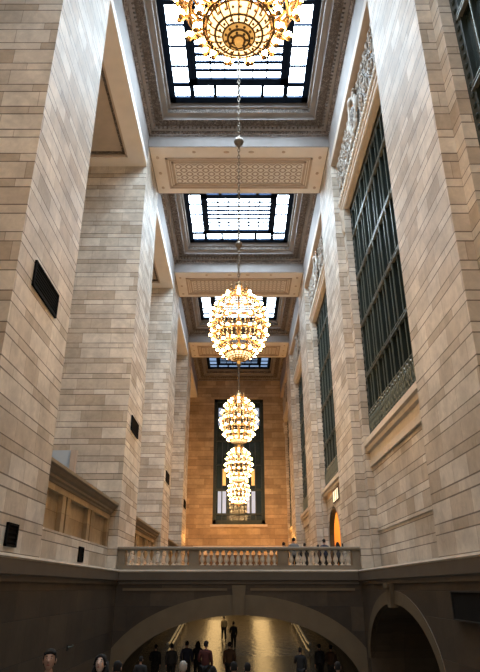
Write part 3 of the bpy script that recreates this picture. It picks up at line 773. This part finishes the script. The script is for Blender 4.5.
M_RAIL = plain('polished_handrail_steel', (.75, .72, .66), .3, metal=.8, noise=.1)
for s, nm in ((-1, 'on the side of the vents'), (1, 'on the side of the tall windows')):
    e = empty('handrail', (s * 4.4, 42, floor_z(42))); tag(e, 'pale double handrail on the far ramp, ' + nm, 'handrail')
    for dz in (.42, .8):
        b = MB(); pts = [(s * 4.4, y, floor_z(y) + dz) for y in (40.5, 42, 46, 50, 54)]
        b.tube(pts, .075, M_RAIL, 8); b.build('rail', e)
    for y in (41, 45.2, 49.5, 53.7):
        b = MB(); b.tube([(s * 4.4, y, floor_z(y) - .02), (s * 4.4, y, floor_z(y) + .8)], .03, M_RAIL, 8); b.build('post', e)
for zz, lb in ((-3.15, 'upper'), (-3.55, 'lower')):
    e = empty('wall_rail', (8.6, YC, zz)); tag(e, 'thin dull metal rail in the dark side passage, %s of the two' % lb, 'rail')
    b = MB(); b.tube([(9.5, YC + 3.4, zz + .1), (9.5, YC - 3.2, zz + .1)], .03, M_RAIL, 6); b.build('bar', e)
    for q in (-3, 3):
        b = MB(); b.tube([(9.5, YC + q, zz + .1), (9.5, YC + q, -4.02)], .025, M_RAIL, 6); b.build('post', e)

M_LAMPW = glow('lit_frosted_panel', (1, .86, .62), .45)
e = empty('light_panel', (6.1, 37.8, 4.95)); tag(e, 'lit frosted glass panel on the wall above the arched doorway past the balustrade', 'light panel')
b = MB(); b.box(6.06, 6.09, 36.25, 38.4, 4.98, 5.68, M_LAMPW); b.build('diffuser', e)
b = MB()
for a in (4.95, 5.66): b.box(6.04, 6.1, 36.2, 38.45, a, a + .04, M_DARKB)
for a in (36.2, 36.92, 37.65, 38.4): b.box(6.04, 6.1, a, a + .05, 4.95, 5.7, M_DARKB)
b.build('frame', e)

# ------------------------------------------------------------------ chandeliers
CHZ = 10.15
def shape_r(t):                      # t: 0 bottom .. 1 top of the basket
    return [(-1.55, .50), (-1.32, .76), (-1.0, .98), (-.6, 1.13), (-.15, 1.2), (.35, 1.14), (.8, .95), (1.15, .62), (1.4, .3)]
PRF = shape_r(0)
def prof_r(z):
    for (z0, r0), (z1, r1) in zip(PRF, PRF[1:]):
        if z0 <= z <= z1: return r0 + (r1 - r0) * (z - z0) / (z1 - z0)
    return .3
TIERS = [(-1.42, .72, 14), (-1.1, .99, 14), (-.62, 1.17, 16), (-.15, 1.23, 16), (.35, 1.15, 14), (.82, .96, 12), (1.17, .64, 8)]   # 94 bulbs
def make_chandelier(loc):
    root = empty('chandelier', loc); wl = Vector(loc)
    T = lambda p: wl + Vector(p)
    # gilded ribs
    zs = [-1.55 + 2.95 * i / 14 for i in range(15)]
    b0 = None
    for k in range(16):
        a = 2 * math.pi * k / 16
        b = MB(); b.tube([T((prof_r(z) * .93 * math.cos(a), prof_r(z) * .93 * math.sin(a), z)) for z in zs], .022, M_GOLD, 5)
        b.build('rib', root, True, loc=loc)
    for z, r, n in TIERS:
        b = MB(); rr = prof_r(z) * .93
        b.tube([T((rr * math.cos(q), rr * math.sin(q), z)) for q in [2 * math.pi * i / 32 for i in range(32)]], .035, M_GOLD, 6, True)
        for i in range(n):                                            # sockets and little arms
            a = 2 * math.pi * (i + .5 * (n % 2)) / n
            b.tube([T((rr * math.cos(a), rr * math.sin(a), z - .03)), T(((r - .03) * math.cos(a), (r - .03) * math.sin(a), z - .10)), T((r * math.cos(a), r * math.sin(a), z - .05))], .022, M_GOLD, 4)
            b.lathe([(.02, -.1), (.05, -.07), (.055, -.04)], T((r * math.cos(a), r * math.sin(a), z)), M_GOLD, 6)
        b.build('tier_ring', root, False, loc=loc)
    # bowl
    b = MB()
    b.lathe([(.02, -1.86), (.05, -1.84), (.07, -1.79), (.04, -1.75), (.1, -1.72), (.17, -1.7), (.18, -1.67), (.25, -1.66), (.27, -1.63), (.3, -1.6)], loc, M_GLIT, 28)
    b.lathe([(.28, -1.64), (.36, -1.62), (.45, -1.58), (.52, -1.52), (.55, -1.45), (.5, -1.42)], loc, M_BOWL, 28)
    for k in range(20):
        a = 2 * math.pi * k / 20; b.tube([T((r * math.cos(a), r * math.sin(a), z - .012)) for r, z in ((.29, -1.64), (.37, -1.62), (.46, -1.58), (.53, -1.52), (.555, -1.45))], .014, M_GOLD, 4)
    for r, z in ((.1, -1.73), (.18, -1.69), (.27, -1.63), (.40, -1.61), (.55, -1.46)):
        b.tube([T((r * math.cos(q), r * math.sin(q), z)) for q in [2 * math.pi * i / 28 for i in range(28)]], .022, M_GOLD, 6, True)
    for r, z in ((.14, -1.72), (.225, -1.67), (.335, -1.64), (.5, -1.56)):
        n = int(r * 50)
        for i in range(n):
            a = 2 * math.pi * i / n; b.ball(T((r * math.cos(a), r * math.sin(a), z)), .026, M_GOLD, 6, 4)
    b.build('bowl', root, True, loc=loc)
    b = MB(); b.lathe([(.05, -1.6), (.05, -.6), (.1, -.5), (.14, -.2), (.1, .1), (.05, .2), (.05, 1.4)], loc, M_GOLD, 10); b.build('stem', root, True, loc=loc)
    b = MB(); b.lathe([(.34, 1.36), (.36, 1.42), (.26, 1.5), (.2, 1.62), (.12, 1.7), (.13, 1.76), (.06, 1.86), (.03, 1.95)], loc, M_GOLD, 16)
    for i in range(10):
        a = 2 * math.pi * i / 10; b.tube([T((.33 * math.cos(a), .33 * math.sin(a), 1.4)), T((.42 * math.cos(a), .42 * math.sin(a), 1.55)), T((.36 * math.cos(a), .36 * math.sin(a), 1.68))], .025, M_GOLD, 5)
    b.build('crown', root, True, loc=loc)
    # crystal swags between the tiers
    b = MB()
    def bead(p, s):
        x, y, z = p
        b.add([(x + s, y, z), (x - s, y, z), (x, y + s, z), (x, y - s, z), (x, y, z + s * 1.5), (x, y, z - s * 1.5)],
              [(0, 2, 4), (2, 1, 4), (1, 3, 4), (3, 0, 4), (2, 0, 5), (1, 2, 5), (3, 1, 5), (0, 3, 5)], M_CRYS)
    for z0, z1, n in ((-.55, -1.0, 32), (.25, -.1, 32), (.7, .35, 32), (1.1, .8, 24)):
        for k in range(n):
            a = 2 * math.pi * (k + .5) / n
            for i in range(4):
                z = z0 + (z1 - z0) * i / 3; r = prof_r(z) * .9
                bead(T((r * math.cos(a), r * math.sin(a), z)), .032)
    o = b.build('crystal_beads', root, False, loc=loc); o['kind'] = 'stuff'
    # bulbs
    first = None
    for z, r, n in TIERS:
        for i in range(n):
            a = 2 * math.pi * (i + .5 * (n % 2)) / n
            p = Vector((r * math.cos(a), r * math.sin(a), z + .03))
            if first is None:
                b = MB(); b.ball(T(p), .066, M_BULB, 8, 6); first = b.build('bulb', root, True, loc=T(p))
            else:
                c = first.copy(); COL.objects.link(c); c.parent = root; c.location = p
    # chain, with its turned balls
    b = MB(); z = 1.95; ztop = 26.0 - loc[2]; i = 0
    while z < ztop - .05:
        v = []
        for q in range(10):
            a = 2 * math.pi * q / 10
            u = .05 * math.cos(a); w = .13 * math.sin(a)
            v.append(T((u, 0, z + .1 + w)) if i % 2 else T((0, u, z + .1 + w)))
        b.tube(v, .018, M_CHAIN, 5, True)
        z += .2; i += 1
    b.build('chain', root, True, loc=loc)
    for zz, r in ((13.9, .17), (19.7, .24)):
        b = MB(); c = (loc[0], loc[1], zz)
        b.lathe([(.04, -r * 1.5), (.07, -r * 1.2), (.05, -r), (r * .8, -r * .6), (r, 0), (r * .8, r * .6), (.05, r), (.07, r * 1.2), (.04, r * 1.5)], c, M_CHAIN, 14)
        b.build('chain_ball', root, True, loc=c)
    return root
def copy_tree(o):
    c = o.copy(); COL.objects.link(c)
    for ch in list(o.children):
        d = ch.copy(); COL.objects.link(d); d.parent = c
        for g in list(ch.children):
            h = g.copy(); COL.objects.link(h); h.parent = d
    return c
CL = ['glowing gilded globe chandelier seen from below, cut by the top of the photo', 'glowing gilded chandelier hanging fully visible, second largest of the row',
      'glowing chandelier third in the row, just under the big one', 'glowing chandelier fourth in the row, in front of the end window', 'smallest glowing chandelier, last and lowest of the row']
ch = None
for k in range(5):
    yc = (far(k - 1) + (near(k) if k < 4 else YEND)) / 2
    if ch is None: ch = make_chandelier((0, yc, CHZ)); c = ch
    else: c = copy_tree(ch); c.location = (0, yc, CHZ)
    tag(c, CL[k], 'chandelier', 'chandeliers down the middle of the hall')

# ------------------------------------------------------------------ people
M_SKIN = plain('skin', (.62, .37, .27), .5, noise=.08, scale=6)
M_SKIN2 = plain('skin_light', (.80, .58, .48), .5, noise=.08, scale=6)
M_HAIR = plain('dark_hair', (.010, .008, .007), .9, noise=.3, scale=20)
M_HAIRG = plain('grey_hair', (.42, .39, .35), .9, noise=.3, scale=20)
M_LIP = plain('lips', (.42, .12, .10), .5); M_EYE = plain('eye_dark', (.02, .015, .012), .2); M_EYEW = plain('eye_white', (.75, .72, .68), .25)
CLOTH = {}
def cloth(nm, c):
    if nm not in CLOTH: CLOTH[nm] = plain('cloth_' + nm, c, .85, noise=.2, scale=8)
    return CLOTH[nm]
cloth('black', (.02, .02, .022)); cloth('charcoal', (.045, .045, .05)); cloth('navy', (.025, .03, .06)); cloth('brown', (.09, .05, .03)); cloth('red', (.07, .015, .012))
cloth('cream', (.62, .52, .33)); cloth('white', (.6, .58, .54)); cloth('grey', (.2, .2, .2)); cloth('blue', (.02, .03, .06)); cloth('denim', (.05, .07, .11))

def skin_obj(name, verts, edges, radii, mat, parent, levels=2, roots=(0,)):
    me = bpy.data.meshes.new(name); me.from_pydata(verts, edges, []); me.update(); me.materials.append(mat)
    o = bpy.data.objects.new(name, me); COL.objects.link(o); o.parent = parent
    md = o.modifiers.new('Skin', 'SKIN'); md.use_smooth_shade = True; md.branch_smoothing = .5
    sv = me.skin_vertices[0].data
    for i, r in enumerate(radii):
        sv[i].radius = (r, r) if not isinstance(r, tuple) else r
        sv[i].use_root = i in roots
    s = o.modifiers.new('Subsurf', 'SUBSURF'); s.levels = s.render_levels = levels
    return o
def head_mesh(c, sc, skin, female=False, detail=True):
    """sculpted head, faces -Y in local space; returns MB"""
    b = MB(); n, m = 18, 14; v = []; f = []
    for i in range(m + 1):
        ph = math.pi * i / m; z = math.cos(ph); rr = max(math.sin(ph), .004) ** .8
        for k in range(n):
            a = 2 * math.pi * k / n; x = rr * math.cos(a); y = rr * math.sin(a)
            px, py, pz = x * .076, y * .097, z * .118
            if z < -.1:                                       # jaw narrows
                t = min(1, (-z - .1) / .9); px *= 1 - .32 * t; py = py * (1 - .25 * t) - .012 * t
            if y < -.55 and -.35 < z < .1 and abs(x) < .28: py -= .018 * (1 - abs(x) / .28) * (1 - abs(z + .17) / .27)   # nose
            if y < -.4 and .05 < z < .2 and .2 < abs(x) < .6: py += .008     # eye hollow
            v.append(Vector(c) + Vector((px, py, pz)) * sc)
    for i in range(m):
        for k in range(n): f.append((i * n + k, (i + 1) * n + k, (i + 1) * n + (k + 1) % n, i * n + (k + 1) % n))
    f.append(tuple(range(n))); f.append(tuple(range(m * n, m * n + n))[::-1])
    b.add(v, f, skin)
    C = Vector(c)
    for s in (-1, 1):
        b.ball(C + Vector((s * .078, .005, -.005)) * sc, .03 * sc, skin, 8, 6, (.35, .7, 1.1))     # ear
    b.tube([C + Vector((0, -.088, .01)) * sc, C + Vector((0, -.112, -.03)) * sc, C + Vector((0, -.098, -.042)) * sc], [.008 * sc, .014 * sc, .01 * sc], skin, 7)
    if detail:
        for s in (-1, 1):
            b.ball(C + Vector((s * .03, -.081, .012)) * sc, .012 * sc, M_EYEW, 8, 6, (1.1, .7, .7)); b.ball(C + Vector((s * .03, -.0885, .012)) * sc, .0062 * sc, M_EYE, 6, 4)
            b.ball(C + Vector((s * .03, -.087, .034)) * sc, .019 * sc, M_HAIR, 8, 4, (1, .3, .22))
        b.ball(C + Vector((0, -.089, -.068)) * sc, .022 * sc, M_LIP, 10, 5, (1, .4, .35))
    return b
def hair_mesh(c, sc, mat, style):
    b = MB(); C = Vector(c); n, m = 16, 12; v = []; f = []
    zlo = -.42 if style == 'short' else -.6
    for i in range(m + 1):
        ph = (math.pi * .5 - math.asin(zlo)) * i / m
        z = math.cos(ph); rr = max(math.sin(ph), .004) ** .68
        for k in range(n):
            a = 2 * math.pi * k / n; x = rr * math.cos(a); y = rr * math.sin(a)
            e = 1.03 + .08 * max(0, z)
            px, py, pz = x * .076 * e, y * .097 * e + .008, z * .118 * 1.1 + .008
            if y < -.05 and z < .36:
                py = max(py, -.012)
            v.append(C + Vector((px, py, pz)) * sc)
    for i in range(m):
        for k in range(n): f.append((i * n + k, (i + 1) * n + k, (i + 1) * n + (k + 1) % n, i * n + (k + 1) % n))
    f.append(tuple(range(n))); f.append(tuple(range(m * n, m * n + n))[::-1])
    b.add(v, f, mat)
    if style == 'short':
        for q in range(7):
            x = -.054 + .018 * q
            b.ball(C + Vector((x, -.058 + .25 * x * x * 10, .083 - 4 * x * x)) * sc, .03 * sc, mat, 8, 6, (.9, 1.2, .8))
        for s in (-1, 1): b.ball(C + Vector((s * .073, -.022, .022)) * sc, .022 * sc, mat, 7, 5, (.5, .8, 1.7))
    if style == 'long':
        for s in (-1, 1):
            b.tube([C + Vector((s * .01, -.07, .1)) * sc, C + Vector((s * .06, -.062, .06)) * sc, C + Vector((s * .085, -.03, -.03)) * sc], [.02 * sc, .024 * sc, .02 * sc], mat, 7)
        for s in (-1, -.55, 0, .55, 1):
            b.tube([C + Vector((s * .07, .03 + .04 * (1 - abs(s)), .05)) * sc, C + Vector((s * .088, .035 + .04 * (1 - abs(s)), -.08)) * sc, C + Vector((s * .095, .03 + .045 * (1 - abs(s)), -.2)) * sc, C + Vector((s * .08, .03 + .04 * (1 - abs(s)), -.3)) * sc], [.03 * sc, .042 * sc, .045 * sc, .02 * sc], mat, 8)
    return b

def person(loc, height, face, top='black', legs='black', hair='short', hmat=None, skin=None, pose='stand', label='', group=None, female=False, tilt=0, detail=False, extra=None):
    """face: heading in degrees, 0 looks towards -Y (the camera)"""
    hmat = hmat or M_HAIR; skin = skin or M_SKIN
    e = empty('person', loc, R(face)); s = height / 1.75; e.scale = (s, s, s)
    tag(e, label, 'person', group)
    w = .92 if female else 1
    stride = .26 if pose == 'walk' else 0.03
    hipz, kz, az = .93, .5, .085
    legsv = {}
    V = [(0, 0, .98), (0, 0, 1.12), (0, .0, 1.28), (0, .01, 1.42), (0, .0, 1.5), (0, -.012, 1.56)]
    Rr = [(.14 * w, .1), (.125 * w, .09), (.15 * w, .1), (.12 * w, .085), .055, .055]
    E = [(0, 1), (1, 2), (2, 3), (3, 4), (4, 5)]
    def chain(start, pts, rad):
        p = start
        for q, r in zip(pts, rad):
            V.append(q); Rr.append(r); E.append((p, len(V) - 1)); p = len(V) - 1
        return p
    leg_paths = []; arm_paths = []
    for sd in (-1, 1):
        fy = -stride * sd
        bend = -.07 if pose == 'walk' and sd > 0 else -.02
        hip = (sd * .09, 0, .92); knee = (sd * .1, fy * .45 + bend, .5); ank = (sd * .105, fy + .02, .1); toe = (sd * .12, fy - .13, .045)
        chain(0, [hip, knee, (sd * .103, fy * .75 + bend * .3, .33), ank, toe], [.09, .058, .056, .042, .038]); leg_paths.append([hip, knee, (sd * .103, fy * .75 + bend * .3, .33), ank, toe])
        sh = (sd * .185 * w, .01, 1.42)
        if pose == 'phone' and sd > 0: el = (sd * .25, -.06, 1.16); wr = (sd * .12, -.3, 1.3); hd = (sd * .08, -.36, 1.36)
        elif pose == 'bag' and sd > 0: el = (sd * .26, .04, 1.14); wr = (sd * .2, -.14, 1.06); hd = (sd * .17, -.21, 1.07)
        elif pose == 'lean': el = (sd * .27, -.1, 1.18); wr = (sd * .2, -.3, 1.1); hd = (sd * .18, -.38, 1.09)
        else: el = (sd * .228, .03 + sd * stride * .35, 1.14); wr = (sd * .225, -.06 + sd * stride * .8, .9); hd = (sd * .215, -.09 + sd * stride * .85, .82)
        chain(3, [sh, el, wr, hd], [.058, .045, .03, (.04, .024)]); arm_paths.append([sh, el, wr, hd])
    roots = [0]
    for sd, ap in zip((-1, 1), arm_paths):                       # fingers and thumb, each a bent chain rooted in the palm
        wr, hd = Vector(ap[2]), Vector(ap[3]); d = (hd - wr).normalized()
        side = Vector((0, 1, 0)) if abs(d.y) < .7 else Vector((1, 0, 0))
        side = (side - d * side.dot(d)).normalized(); nrm = d.cross(side)
        if nrm.x * sd > 0: nrm = -nrm
        for q, ln in enumerate((.065, .078, .072, .055)):
            base = hd + side * (.018 * (q - 1.5)); i0 = len(V)
            p1 = hd + side * (.02 * (q - 1.5)) + d * .045; p2 = p1 + d * ln * .55 + nrm * .012; p3 = p2 + d * ln * .4 + nrm * .03
            V += [tuple(base), tuple(p1), tuple(p2), tuple(p3)]; Rr += [.009, .0095, .0085, .007]; E += [(i0, i0 + 1), (i0 + 1, i0 + 2), (i0 + 2, i0 + 3)]; roots.append(i0)
        i0 = len(V); b0 = wr + d * .035 - side * .015
        V += [tuple(b0), tuple(b0 - side * .035 + d * .03 + nrm * .01), tuple(b0 - side * .042 + d * .065 + nrm * .02)]; Rr += [.012, .0105, .008]; E += [(i0, i0 + 1), (i0 + 1, i0 + 2)]; roots.append(i0)
    # body + sculpted head as one mesh
    body = skin_obj('body', V, E, Rr, skin, e, 2 if detail else 1, roots)
    hc = Vector((0, -.02, 1.645))
    hb = head_mesh((0, 0, 0), 1.0, skin, female, True)
    rot = Euler((R(tilt), 0, 0)).to_matrix()
    off = hc
    # evaluate the skinned body and add the head to it so that it stays one continuous figure
    dg = bpy.context.evaluated_depsgraph_get(); dg.update()
    me = bpy.data.meshes.new_from_object(body.evaluated_get(dg))
    bm = bmesh.new(); bm.from_mesh(me)
    for mt in hb.mats:
        if mt.name not in [x.name for x in me.materials if x]: me.materials.append(mt)
    names = [x.name for x in me.materials]
    vs = [bm.verts.new(rot @ Vector(x) + off) for x in hb.v]
    for fi, fc in enumerate(hb.f):
        try:
            q = bm.faces.new([vs[j] for j in fc]); q.material_index = names.index(hb.mats[hb.m[fi]].name); q.smooth = True
        except ValueError: pass
    bm.to_mesh(me); bm.free()
    old = body.data; body.modifiers.clear(); body.data = me
    hm = hair_mesh((0, 0, 0), 1.0, hmat, hair)
    hm.v = [tuple(rot @ Vector(x) + off) for x in hm.v]
    ho = hm.build('hair', None, True); ho.parent = e
    # clothes that follow the body
    tc = CLOTH[top]; lc = CLOTH[legs]
    V2 = [(0, 0, .83), (0, 0, 1.12), (0, 0, 1.28), (0, .01, 1.435), (0, .0, 1.505)]
    R2 = [(.205 * w, .16), (.175 * w, .13), (.2 * w, .14), (.195 * w, .14), (.082, .08)]
    E2 = [(0, 1), (1, 2), (2, 3), (3, 4)]
    for sd, ap in zip((-1, 1), arm_paths):
        i = len(V2); V2 += [ap[0], ap[1], tuple(Vector(ap[1]).lerp(Vector(ap[2]), .92))]; R2 += [.092, .066, .048]; E2 += [(3, i), (i, i + 1), (i + 1, i + 2)]
    skin_obj('shirt', V2, E2, R2, tc, e, 1)
    V3 = [(0, 0, 1.0)]; R3 = [(.15 * w, .11)]; E3 = []
    for lp in leg_paths:
        i = len(V3); V3 += [lp[0], lp[1], lp[2], tuple(Vector(lp[3]) + Vector((0, 0, -.01)))]; R3 += [.118, .085, .077, .067]; E3 += [(0, i), (i, i + 1), (i + 1, i + 2), (i + 2, i + 3)]
    skin_obj('trousers', V3, E3, R3, lc, e, 1)
    for lp in leg_paths:
        b = MB(); an, to = Vector(lp[3]), Vector(lp[4])
        b.ball(((an.x + to.x) / 2, (an.y + to.y) / 2 - .0, .05), .1, CLOTH['black'], 10, 6, (.5, 1.35, .5)); o = b.build('shoe', None, True); o.parent = e
    if pose == 'phone':
        b = MB(); b.box(.05, .13, -.41, -.395, 1.32, 1.47, M_BLACK); o = b.build('x', None); bpy.data.objects.remove(o)
    return e

def place(px, py, Y, face, floor, **kw):
    p = at_y(px, py, Y)
    z = DECK if floor == 'deck' else floor_z(Y)
    h = p.z - z
    return person((p.x, Y, z), h, face, **kw)
G1, G2 = 'visitors on the ramp below the bridge', 'visitors behind the balustrade'
# two faces at the foot of the picture
place(51, 651.0, 8.9, 8, 'low', top='charcoal', tilt=-14, detail=True, label='man with short dark hair looking up in front of the dark wall', skin=M_SKIN, group=G1)
place(102, 656.0, 10.0, -8, 'low', top='black', hair='long', tilt=-24, detail=True, female=True, skin=M_SKIN2, label='woman with long dark hair and pale upturned face near the arch', group=G1)
LOW = [
 (117.5, 662.5, 12.5, 180, dict(top='white', label='dark haired person in a pale collar seen from behind next to the woman')),
 (183, 662.5, 14.0, 170, dict(top='charcoal', hmat=M_HAIRG, label='grey haired person low under the bridge arch')),
 (141, 657, 24.5, 180, dict(top='black', label='dark figure close to the arch foot on the vent side')),
 (156, 645, 29.5, 175, dict(top='black', pose='bag', label='tall dark figure just inside the arch on the vent side')),
 (172, 644, 29.0, 190, dict(top='charcoal', label='dark figure in charcoal standing below the end of the far handrail')),
 (187, 641.5, 29.5, 180, dict(top='navy', label='dark figure between the far handrail and the walking pair', pose='walk')),
 (198, 641.5, 30.4, 180, dict(top='black', hair='long', female=True, label='long haired figure in black walking under the arch', pose='walk')),
 (206, 641.5, 27.2, 165, dict(top='red', label='figure in dark red beside the long haired one in black', pose='bag')),
 (224, 616.5, 47.0, 190, dict(top='cream', legs='black', pose='walk', label='far figure in a cream top and dark trousers mid stride on the shiny ramp')),
 (233.5, 622, 44.0, 180, dict(top='black', label='small dark figure beside the far walker in cream', pose='bag')),
 (229.5, 642.5, 29.0, 178, dict(top='brown', label='figure in brown on the golden reflection under the arch', pose='walk')),
 (234, 663, 15.0, 180, dict(top='black', label='dark head low in the middle under the arch keystone')),
 (213, 667.5, 15.5, 180, dict(top='charcoal', hair='long', female=True, label='dark head at the foot of the photo left of the keystone')),
 (247.5, 664, 16.0, 180, dict(top='charcoal', label='dark head at the foot of the photo under the golden streak')),
 (300, 648, 27.5, 180, dict(top='black', label='dark figure below the far handrail on the window side', pose='phone')),
 (319, 644.5, 29.5, 200, dict(top='charcoal', label='figure in charcoal inside the arch on the window side')),
 (330.5, 645.5, 29.0, 160, dict(top='brown', label='figure in brown nearest the arch foot on the window side', pose='bag')),
 (337.5, 663, 17.0, 180, dict(top='blue', label='person in dark blue low at the arch foot on the window side')),
]
for px, py, Y, fc, kw in LOW: place(px, py, Y, fc, 'low', group=G1, **kw)
UP = [
 (283.5, 542.5, 32.5, 170, dict(top='black', label='dark head just over the balustrade rail next to the third pedestal')),
 (293.5, 538.0, 32.0, 185, dict(top='grey', label='tallest person behind the balustrade in a grey top', pose='phone')),
 (304.5, 543.5, 32.5, 160, dict(top='black', label='dark head over the balustrade next to the tall person in grey', pose='bag')),
 (318, 545, 33.5, 180, dict(top='brown', label='low dark head over the balustrade in front of the doorway pier')),
 (324, 539.5, 32.0, 200, dict(top='navy', label='tall dark haired person in navy near the arched doorway')),
 (337.5, 542.5, 32.2, 180, dict(top='charcoal', hair='long', female=True, label='long haired person in charcoal in front of the arched doorway')),
 (343, 544, 33.2, 150, dict(top='white', label='person in white at the pier end of the balustrade')),
]
for px, py, Y, fc, kw in UP: place(px, py, Y, fc, 'deck', group=G2, **kw)

# ------------------------------------------------------------------ lights
def point(name, loc, power, color, size=.3):
    l = bpy.data.lights.new(name, 'POINT'); l.energy = power; l.color = color; l.shadow_soft_size = size
    o = bpy.data.objects.new(name, l); COL.objects.link(o); o.location = loc; return o
def area(name, loc, rot, sx, sy, power, color):
    l = bpy.data.lights.new(name, 'AREA'); l.shape = 'RECTANGLE'; l.size = sx; l.size_y = sy; l.energy = power; l.color = color
    o = bpy.data.objects.new(name, l); COL.objects.link(o); o.location = loc; o.rotation_euler = rot; return o
# warm lamps on the balcony floor by the end wall, in the doorway room, and under the deck
for x in (-4.2, 4.2): point('balcony_lamp', (x, 66.0, 5.0), 330, (1, .42, .09), .3)
point('doorway_lamp', (7.9, DOOR[0] - .3, 4.4), 220, (1, .62, .25), .2)
for x in (-2.2, 2.2): area('concourse_light', (x, 59, -.15), (0, 0, 0), 1.5, 26, 140, (1, .64, .26))
area('concourse_light', (0, 48, -.15), (0, 0, 0), 12, 22, 38, (1, .86, .66))  # wide dim fill added to lift the floor beside the golden streaks

point('passage_fill', (10.2, YC - 3.2, -1.4), 40, (1, .8, .55), .15)  # unseen fill added so the side passage interior shows
# world: dim warm-grey light of the rest of the station
w = bpy.data.worlds.new('World'); scene.world = w; w.use_nodes = True
bg = w.node_tree.nodes['Background']; bg.inputs[0].default_value = (.75, .72, .7, 1); bg.inputs[1].default_value = .24

# ------------------------------------------------------------------ camera
cam = bpy.data.cameras.new('Camera'); co = bpy.data.objects.new('Camera', cam); COL.objects.link(co)
cam.sensor_fit = 'VERTICAL'; cam.sensor_height = 36; cam.sensor_width = 36 * 480 / 672; cam.lens = F_PX * 36 / 672
cam.shift_x = (240 - CX) / 672
co.location = (0, 0, 0); co.rotation_euler = (R(90 + PITCH), 0, 0); cam.clip_start = .05; cam.clip_end = 300
scene.camera = co
vs = scene.view_settings
vs.view_transform = 'Standard'; vs.look = 'None'; vs.gamma = 1; vs.use_curve_mapping = False; vs.exposure = 1.0
